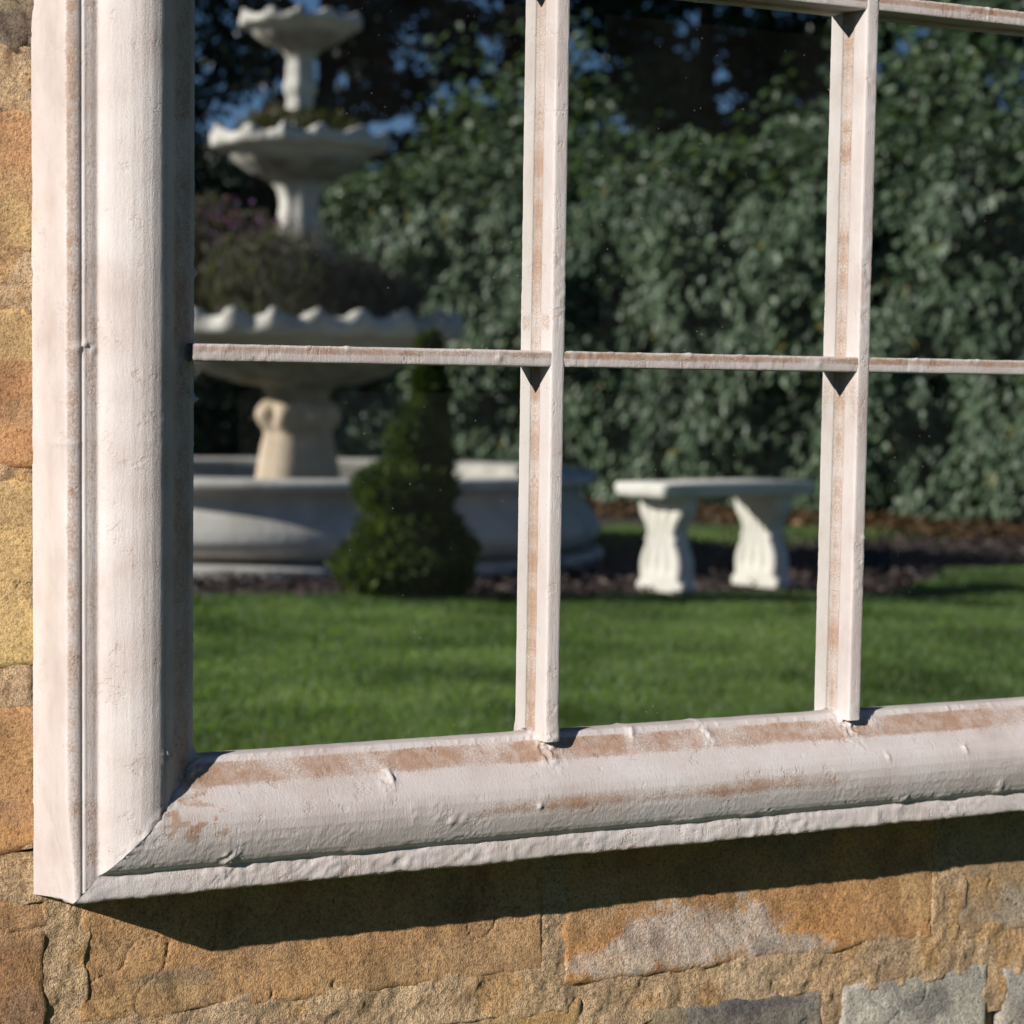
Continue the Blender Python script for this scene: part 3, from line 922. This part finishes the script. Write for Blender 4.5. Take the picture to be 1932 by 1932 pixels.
for k in range(44):
    a = rng.uniform(0, 2 * np.pi)
    rr_ = rng.uniform(0.1, 0.62)
    bx, by = rr_ * 0.7 * math.cos(a) - 0.34, rr_ * 0.7 * math.sin(a) - 0.18
    ht = rng.uniform(0.40, 0.60) * (1.0 if bx < -0.05 else 0.6)
    stems.append(([(bx * 0.8, by * 0.8, 0.02), (bx * 0.95, by * 0.95, ht * 0.5), (bx, by, ht)], [0.004, 0.003, 0.002]))
    for q in range(8):
        fp.append((bx + rng.normal() * 0.025, by + rng.normal() * 0.025, ht - rng.uniform(0, 0.16)))
fp = np.array(fp)
link('flower', leaves('flower', fp, unit(len(fp)), 0.022, 0.017, rng.uniform(0, 1, len(fp))), PETAL, fl, kind='stuff')
link('stem', tubes_mesh('stem', stems), BARK, fl, kind='stuff')
ms = link('low_plant', None, label='low brownish plant growing around the stem in the middle fountain bowl', cat='plant')
ms.location = (FX, FY, 1.96)
pl, dl = mound(1800, (-0.02, 0.0, 0.04), (0.30, 0.30, 0.13), 7)
keep = pl[:, 2] > -0.06
pl, dl = pl[keep], dl[keep]
tt = rng.uniform(0, 1, len(pl)) * 0.6 + 0.4 * smooth(-0.2, 0.2, pl[:, 0])
link('foliage', leaves('foliage', pl, dl + unit(len(pl)) * 0.7, 0.045, 0.014, tt, np.array([0, 0, 0.8])), MOSSY, ms, kind='stuff')

# ------------------------------------------------------------------ bench
bench = link('stone_bench', None, label='short pale stone garden bench on two scroll-shaped legs beside the lawn', cat='bench')
BANG = math.atan2(-0.17, 0.985)
bench.location = (4.735, -6.32, 0.008)
bench.rotation_euler = (0, 0, BANG)
# leg outline in its own plane (across the bench), half width by height
leg_o = [(0.135, 0), (0.137, 0.030), (0.127, 0.042), (0.113, 0.05), (0.116, 0.08), (0.118, 0.11), (0.112, 0.14), (0.098, 0.17), (0.082, 0.198), (0.092, 0.212), (0.08, 0.225), (0.078, 0.245), (0.09, 0.272), (0.108, 0.295), (0.122, 0.315), (0.128, 0.345), (0.125, 0.368), (0.13, 0.384)]


def bench_leg(x):
    o_ = leg_o
    n = len(o_)
    outline = np.array([(w, h) for w, h in o_] + [(-w, h) for w, h in o_[::-1]])
    m_ = len(outline)
    T = 0.045
    V, Q = [], []
    # front and back: rows across the panel, with shallow flutes
    nacross = 25
    rows = densify([(w, h, 0) for w, h in o_], 0.008)[:, :2]
    nr = len(rows)
    for sgn in (-1, 1):
        tt_ = np.linspace(-1, 1, nacross)
        Y = rows[:, 0][:, None] * tt_[None]
        Z = np.repeat(rows[:, 1][:, None], nacross, 1)
        inside = smooth(0.06, 0.10, Z) * (1 - smooth(0.33, 0.36, Z))
        groove = (np.cos(tt_ * np.pi * 4.0)[None] * 0.5 + 0.5) * inside * 0.010 * (1 - tt_[None] ** 8)
        rim = np.clip(np.abs(tt_)[None] - 0.9, 0, 1) * 10 * 0.008
        X = sgn * (T - groove - rim)
        V.append(np.stack([np.broadcast_to(X, Y.shape), Y, Z], -1).reshape(-1, 3))
        q = grid_quads(nr, nacross) + (0 if sgn < 0 else nr * nacross)
        Q.append(q if sgn < 0 else q[:, ::-1])
    b0, b1 = 0, nr * nacross
    a = np.arange(nr * nacross).reshape(nr, nacross)
    for cidx in (0, nacross - 1):
        e = a[:, cidx]
        Q.append(np.stack([e[:-1], e[1:], e[1:] + b1, e[:-1] + b1], -1))
    for ridx in (0, nr - 1):
        e = a[ridx]
        Q.append(np.stack([e[:-1], e[1:], e[1:] + b1, e[:-1] + b1], -1))
    V = np.concatenate(V)
    me = mesh_np('leg', V, quads=np.concatenate(Q), attrs={'stain': 0.5 * smooth(0.03, -0.02, V[:, 2])})
    o = link('leg', me, BENCH_STONE, bench)
    o.location = (x, 0, 0)
    return o


bench_leg(-0.265)
bench_leg(0.265)
# seat slab with a worn, softly moulded edge
sl, sw = 0.425, 0.165
sect = [(0.0, 0.383), (0.90, 0.383), (0.955, 0.387), (0.975, 0.395), (0.970, 0.403), (0.995, 0.409), (1.0, 0.420), (0.985, 0.430), (0.95, 0.436), (0.0, 0.437)]
an = np.linspace(0, 2 * np.pi, 160, endpoint=False)
V = []
for r_, z_ in sect:
    k = 14.0
    ca, sa = np.cos(an), np.sin(an)
    rad = (np.abs(ca) ** k + np.abs(sa) ** k) ** (-1 / k)
    inset = (1 - r_) if r_ > 0 else 1
    ex = np.where(r_ > 0, sl - sw * inset, 0.0)
    ey = np.where(r_ > 0, sw - sw * inset, 0.0)
    V.append(np.stack([rad * ca * ex, rad * sa * ey, np.full_like(an, z_)], -1))
V = np.concatenate(V)
V[:, 2] += (fbm(V, 0.05, 3, 6) - 0.5) * 0.003
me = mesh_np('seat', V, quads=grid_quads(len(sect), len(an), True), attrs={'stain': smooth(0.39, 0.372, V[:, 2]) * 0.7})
link('seat', me, BENCH_STONE, bench)

# ------------------------------------------------------------------ topiary conifer
con = link('topiary_conifer', None, label='small spiral-clipped conifer with a thin tip in front of the fountain pool', cat='shrub')
con.location = (3.405, -6.44, 0)
con.scale = (0.98, 0.98, 0.98)
pts, nr_ = [], []
#  offset along the picture's right (local x = right .88,.474), z, rx, rz, n
balls = [(-0.005, 0.135, 0.262, 0.165, 10000), (0.02, 0.28, 0.19, 0.09, 2600), (-0.015, 0.42, 0.185, 0.12, 5500), (0.05, 0.53, 0.115, 0.085, 1900), (0.04, 0.615, 0.12, 0.085, 2400), (0.07, 0.715, 0.075, 0.07, 1100), (0.08, 0.80, 0.058, 0.10, 1300), (0.075, 0.91, 0.045, 0.12, 1000)]
for ox, oz, rx, rz, n in balls:
    d = unit(n)
    rad = (rng.uniform(0.72, 1.0, n) + (rng.uniform(0, 1, n) < 0.05) * rng.uniform(0, 0.16, n))[:, None]
    wob = (0.80 + 0.42 * fbm(d + oz * 9, 0.55, 3, 5))[:, None]
    p = d * rad * wob * np.array([rx, rx, rz]) + np.array([ox * 0.88, ox * 0.474, oz])
    pts.append(p)
    nr_.append(d)
pts, nr_ = np.concatenate(pts), np.concatenate(nr_)
keep = pts[:, 2] > 0.015
pts, nr_ = pts[keep], nr_[keep]
tint = 1.5 * (fbm(pts, 0.07, 3, 3) - 0.3) + rng.uniform(-0.1, 0.35, len(pts))
dr = nr_ * 0.9 + np.array([0, 0, 0.7])
link('foliage', leaves('foliage', pts, nr_ * 0.5 + unit(len(pts)), 0.042, 0.014, tint, dr), CYPRESS, con, kind='stuff')
link('trunk', tubes_mesh('trunk', [([(0, 0, -0.02), (0.01, 0, 0.15), (0.03, 0.01, 0.45), (0.06, 0.03, 0.95)], [0.025, 0.022, 0.015, 0.004])]), BARK, con)

# ------------------------------------------------------------------ hedge and trees behind
def along(px_x, depth):
    """A spot in the garden from a distance across and a distance out."""
    return (-0.585 + 0.474 * depth + 0.880 * px_x, -(-1.5 + 0.880 * depth - 0.474 * px_x))


HA, HB = np.array(along(-1.35, 17.4)), np.array(along(4.4, 12.3))
hd = (HB - HA) / np.linalg.norm(HB - HA)
hn = np.array([-hd[1], hd[0]])                       # towards the lawn
HL = np.linalg.norm(HB - HA)


def hedge_shell(a0, a1, h, depth, n, size, off):
    """Leaves over the front, top and near end of a clipped but bulging hedge."""
    A = rng.uniform(a0, a1, n)
    Z = rng.uniform(0.02, h, n)
    P3 = np.stack([A, Z, np.zeros(n)], -1)
    bulge = (fbm(P3 + off, 0.5, 4, 12) - 0.5) * 0.8
    inset = rng.uniform(0, 1, n) ** 1.4 * 0.34
    Dp = bulge - inset - 0.25 * smooth(h - 0.5, h, Z) ** 2
    top = rng.uniform(0, 1, n) < 0.22
    Z = np.where(top, h + bulge * 0.7 + rng.uniform(-0.12, 0.10, n) + rng.uniform(0, 1, n) ** 3 * 1.1 * smooth(0.42, 0.62, fbm(P3[:, [0, 2, 2]] + off, 0.8, 3, 19)), Z)
    Dp = np.where(top, -rng.uniform(0, depth, n), Dp)
    pos = np.stack([HA[0] + hd[0] * A + hn[0] * Dp, HA[1] + hd[1] * A + hn[1] * Dp, Z], -1)
    nr = np.stack([np.full(n, hn[0]), np.full(n, hn[1]), np.full(n, 0.35)], -1)
    nr = np.where(top[:, None], np.array([hn[0] * 0.4, hn[1] * 0.4, 1.0]), nr) + unit(n) * 0.62
    tint = rng.beta(2, 2.4, n) * 0.7 + 0.8 * (fbm(P3 + off, 0.35, 3, 14) - 0.4)
    tint = np.where(rng.uniform(0, 1, n) < 0.012, 1.0, np.clip(tint, 0, 0.93))
    return pos, nr, tint


hedge = link('ivy_hedge', None, label='broad glossy ivy-leaved hedge behind the bench and the fountain', cat='hedge')
pos, nr, tint = hedge_shell(0, 6.2, 2.22, 0.9, 36000, 0.06, 0.0)
link('foliage', leaves('foliage', pos, nr, 0.080, 0.062, tint, np.array([0, 0, -0.8])), IVY, hedge, kind='stuff')
pos, nr, tint = hedge_shell(6.2, HL, 2.22, 0.9, 5000, 0.06, 3.0)
link('foliage', leaves('foliage', pos, nr, 0.085, 0.07, tint, np.array([0, 0, -0.8])), IVY, hedge, kind='stuff')
# dark woody inside
nu, nv_ = 60, 18
V = []
for i in range(nu):
    for j in range(nv_):
        t = j / (nv_ - 1) * 2 * math.pi
        cxs, czs = math.copysign(abs(math.cos(t)) ** 0.3, math.cos(t)), math.copysign(abs(math.sin(t)) ** 0.3, math.sin(t))
        a = (i / (nu - 1)) * (HL - 0.5) + 0.25
        dd = -0.62 + cxs * 0.34
        V.append((HA[0] + hd[0] * a + hn[0] * dd, HA[1] + hd[1] * a + hn[1] * dd, 1.0 + czs * 1.02))
V = np.array(V)
V += (np.stack([fbm(V, 0.4, 3, 1), fbm(V, 0.4, 3, 2), fbm(V, 0.4, 3, 3)], -1) - 0.5) * 0.3
link('inner_growth', mesh_np('inner_growth', V, quads=grid_quads(nu, nv_, True)), SOIL, hedge)


def tree(name, label, x, y, h, trunk_h, r, n, size, mat, seed, group=None, hole=0.42, lean=0.0, rz=None):
    """Tapered trunk, forked limbs, leaf clumps round the limb ends with gaps between."""
    t = link(name, None, label=label, cat='tree', group=group)
    t.location = (x, y, 0)
    R_ = random.Random(seed)
    paths = [([(0, 0, -0.1), (lean * 0.3, 0.02, trunk_h * 0.6), (lean, 0.0, h * 0.55), (lean * 1.3, 0, h * 0.93)], [0.026 * h ** 0.9, 0.021 * h ** 0.9, 0.013 * h ** 0.9, 0.01])]
    tips = []
    rz = rz or r
    for k in range(34):
        z0 = trunk_h * 0.7 + (h * 0.9 - trunk_h * 0.7) * (k + 0.5) / 34
        a = k * 2.4 + R_.uniform(-0.4, 0.4)
        f = (z0 - trunk_h * 0.7) / (h - trunk_h * 0.7)
        L = r * (0.45 + 0.75 * math.sin(math.pi * min(1, 0.18 + f * 0.8))) * R_.uniform(0.7, 1.1)
        tip = (lean * f + L * math.cos(a), L * math.sin(a), z0 + L * R_.uniform(0.05, 0.4))
        mid = (lean * f + L * 0.5 * math.cos(a), L * 0.5 * math.sin(a), z0 + L * 0.12)
        paths.append(([(lean * f, 0, z0 - 0.05), mid, tip], [0.012 * h ** 0.9 * (1 - f * 0.6), 0.008 * h ** 0.9 * (1 - f * 0.6), 0.004]))
        tips += [tip, mid, tuple((np.array(tip) * 0.6 + np.array(mid) * 0.4))]
    tips = np.array(tips)
    idx = rng.integers(0, len(tips), n)
    d = unit(n)
    P = tips[idx] + d * (rng.uniform(0.2, 1, n) ** 0.5)[:, None] * np.array([r * 0.34, r * 0.34, r * 0.26])
    g = fbm(P + seed * 3.1, 0.5, 3, seed)
    keep = (g > hole) & (P[:, 2] > 0.15)
    P, d = P[keep], d[keep]
    tint = np.clip(0.2 + 0.9 * (fbm(P, 0.6, 3, seed + 2) - 0.3) + rng.uniform(-0.2, 0.35, len(P)), 0, 1)
    link('crown', leaves('crown', P, d * 0.4 + unit(len(P)) + np.array([0, 0, 0.5]), size, size * 0.6, tint, np.array([0, 0, -0.4])), mat, t, kind='stuff')
    link('trunk', tubes_mesh('trunk', paths), BARK, t)
    return t


for k, (a, dpt, h, th, r, n, size, mat, hole, lab) in enumerate([
        (-3.05, 19.5, 6.4, 0.4, 1.10, 14000, 0.11, YEW_LEAF, 0.35, 'dark yew at the left edge of the glass behind the flowering bowl'),
        (-1.33, 20.5, 7.0, 0.4, 0.88, 18000, 0.11, YEW_LEAF, 0.35, 'dark evergreen right behind the upper bowls of the fountain'),
        (0.25, 20.0, 6.8, 0.4, 0.85, 17000, 0.11, YEW_LEAF, 0.35, 'narrow dark tree between the fountain and the first glazing bar'),
        (1.95, 20.5, 7.4, 0.4, 1.15, 32000, 0.11, TREE_LEAF, 0.22, 'broad tree rising behind the bench in the middle pane'),
        (3.45, 20.0, 5.9, 0.4, 1.05, 16000, 0.10, TREE_LEAF, 0.34, 'thin-crowned tree with sky showing through beside the second glazing bar'),
        (5.0, 19.5, 7.4, 0.4, 1.55, 30000, 0.11, TREE_LEAF, 0.28, 'dark tree at the far right of the hedge')]):
    x, y = along(a, dpt)
    tree('garden_tree', lab, x, y, h, th, r, n, size, mat, 40 + k, 'trees behind the hedge', hole)
# dark shrub at the hedge's left end, behind the pool
sh = link('dark_shrub', None, label='dark evergreen shrub behind the left side of the fountain pool', cat='shrub')
sx, sy_ = along(-2.2, 17.6)
sh.location = (sx, sy_, 0)
pl, dl = mound(9000, (0, 0, 0.8), (1.15, 1.15, 1.2), 3)
keep = pl[:, 2] > 0.05
pl, dl = pl[keep], dl[keep]
link('foliage', leaves('foliage', pl, dl + unit(len(pl)) * 0.8, 0.075, 0.045, rng.uniform(0, 1, len(pl)), np.array([0, 0, -0.6])), YEW_LEAF, sh, kind='stuff')
link('trunk', tubes_mesh('trunk', [([(0, 0, -0.05), (0.02, 0, 0.5), (0, 0.05, 1.3)], [0.06, 0.05, 0.015]), ([(0, 0, 0.3), (0.3, 0.2, 0.9)], [0.04, 0.01]), ([(0, 0, 0.3), (-0.3, 0.1, 1.0)], [0.04, 0.01])]), BARK, sh)
# far-off wood closing the view low down, with an added unseen right end
n = 60000
A = rng.uniform(-14, 34, n)
Z = rng.uniform(0, 1, n) ** 0.8 * (3.3 + 0.6 * np.sin(A * 1.3) + 0.4 * np.sin(A * 2.9 + 1) + 6.0 * smooth(6, 14, A))  # right end raised out of view to cut the sky's fill light
D = 25.0 + rng.uniform(0, 1.5, n) - 0.62 * np.clip(A - 8, 0, 40)
P = np.stack([-0.585 + 0.474 * D + 0.88 * A, -(-1.5 + 0.88 * D - 0.474 * A), Z], -1)
link('woodland_sky_screen', leaves('woodland_sky_screen', P, np.array([-0.3, 0.9, 0.3]) + unit(n) * 0.7, 0.19, 0.12, rng.uniform(0, 1, n), np.array([0, 0, -0.5])), YEW_LEAF, kind='stuff', label='dark mass of far wood behind the garden trees, with an added unseen tall right end cutting sky light', cat='wood')

# ------------------------------------------------------------------ grass, chips, fallen leaves
def blades(n, sampler, hgt, wid, seed):
    xy = sampler(n)
    n = len(xy)
    base = np.stack([xy[:, 0], xy[:, 1], np.zeros(n)], -1)
    base[:, 2] = (fbm(base, 1.1, 3, 3) - 0.5) * 0.03 - 0.002
    dens = fbm(base, 0.28, 4, seed)
    H = hgt * rng.uniform(0.5, 1.2, n) * (0.55 + 0.95 * dens)
    a = rng.uniform(0, 2 * np.pi, n)
    w = np.stack([np.cos(a), np.sin(a), np.zeros(n)], -1) * wid * 0.5
    ln = np.stack([rng.normal(0, 0.45, n), rng.normal(0, 0.45, n), np.zeros(n)], -1)
    tip = base + np.array([0, 0, 1.0]) * H[:, None] + ln * H[:, None]
    mid = base + np.array([0, 0, 0.6]) * H[:, None] + ln * H[:, None] * 0.35
    v = np.stack([base - w, base + w, mid + w * 0.8, tip, mid - w * 0.8], 1)
    k = np.arange(n)[:, None] * 5
    tint = np.clip(0.2 + 1.9 * (fbm(base, 0.38, 5, seed + 4) - 0.36) + rng.uniform(-0.25, 0.3, n), 0, 0.9)
    tint = np.where(rng.uniform(0, 1, n) < 0.02 + 0.10 * smooth(0.55, 0.7, fbm(base, 0.5, 3, seed + 9)), 1.0, tint)
    return mesh_np('grass', v.reshape(-1, 3), quads=k + np.array([[0, 1, 2, 4]]), tris=k + np.array([[4, 2, 3]]), attrs={'tint': np.repeat(tint, 5)}, shade=False)


def lawn_pts(n):
    dpt = rng.uniform(4.6, 11.5, n)
    a = rng.uniform(-0.16, 0.30, n) * dpt
    x = -0.585 + 0.474 * dpt + 0.880 * a
    y = -(-1.5 + 0.880 * dpt - 0.474 * a)
    k = (y > edge_y(x) - 0.02 + rng.normal(0, 0.02, n)) & (x > -6)
    return np.stack([x, y], -1)[k]


link('grass', blades(330000, lawn_pts, 0.034, 0.0045, 5), GRASS, kind='stuff')


def patch_pts(n):
    c_ = np.array([6.25, -9.1]) + rng.normal(0, 1, (n, 2)) * np.array([0.55, 0.28])
    return c_


link('grass', blades(9000, patch_pts, 0.05, 0.006, 15), GRASS, kind='stuff')

n = 9000
dpt = rng.uniform(8.4, 13.0, n)
a = rng.uniform(-0.16, 0.28, n) * dpt
P = np.stack([-0.585 + 0.474 * dpt + 0.880 * a, -(-1.5 + 0.880 * dpt - 0.474 * a), rng.uniform(-0.005, 0.02, n)], -1)
P = P[P[:, 1] < edge_y(P[:, 0]) + 0.05]
P = P[np.hypot(P[:, 0] - FX, P[:, 1] - FY) > 1.45]
link('mulch_chips', leaves('mulch_chips', P, np.array([0, 0, 1.0]) + unit(len(P)) * 0.6, 0.05, 0.022, rng.uniform(0, 1, len(P))), CHIP, kind='stuff', label='dark bark chips spread over the bed', cat='mulch')
n = 5200
A = rng.uniform(-0.5, HL, n)
D = np.abs(rng.normal(0, 0.30, n)) - 0.1
P = np.stack([HA[0] + hd[0] * A + hn[0] * D, HA[1] + hd[1] * A + hn[1] * D, rng.uniform(0.0, 0.05, n)], -1)
link('leaf_litter', leaves('leaf_litter', P, np.array([0, 0, 1.0]) + unit(len(P)) * 0.7, 0.075, 0.05, rng.uniform(0, 1, n)), DRY_LEAF, kind='stuff', label='brown fallen leaves lying along the foot of the hedge', cat='leaves')
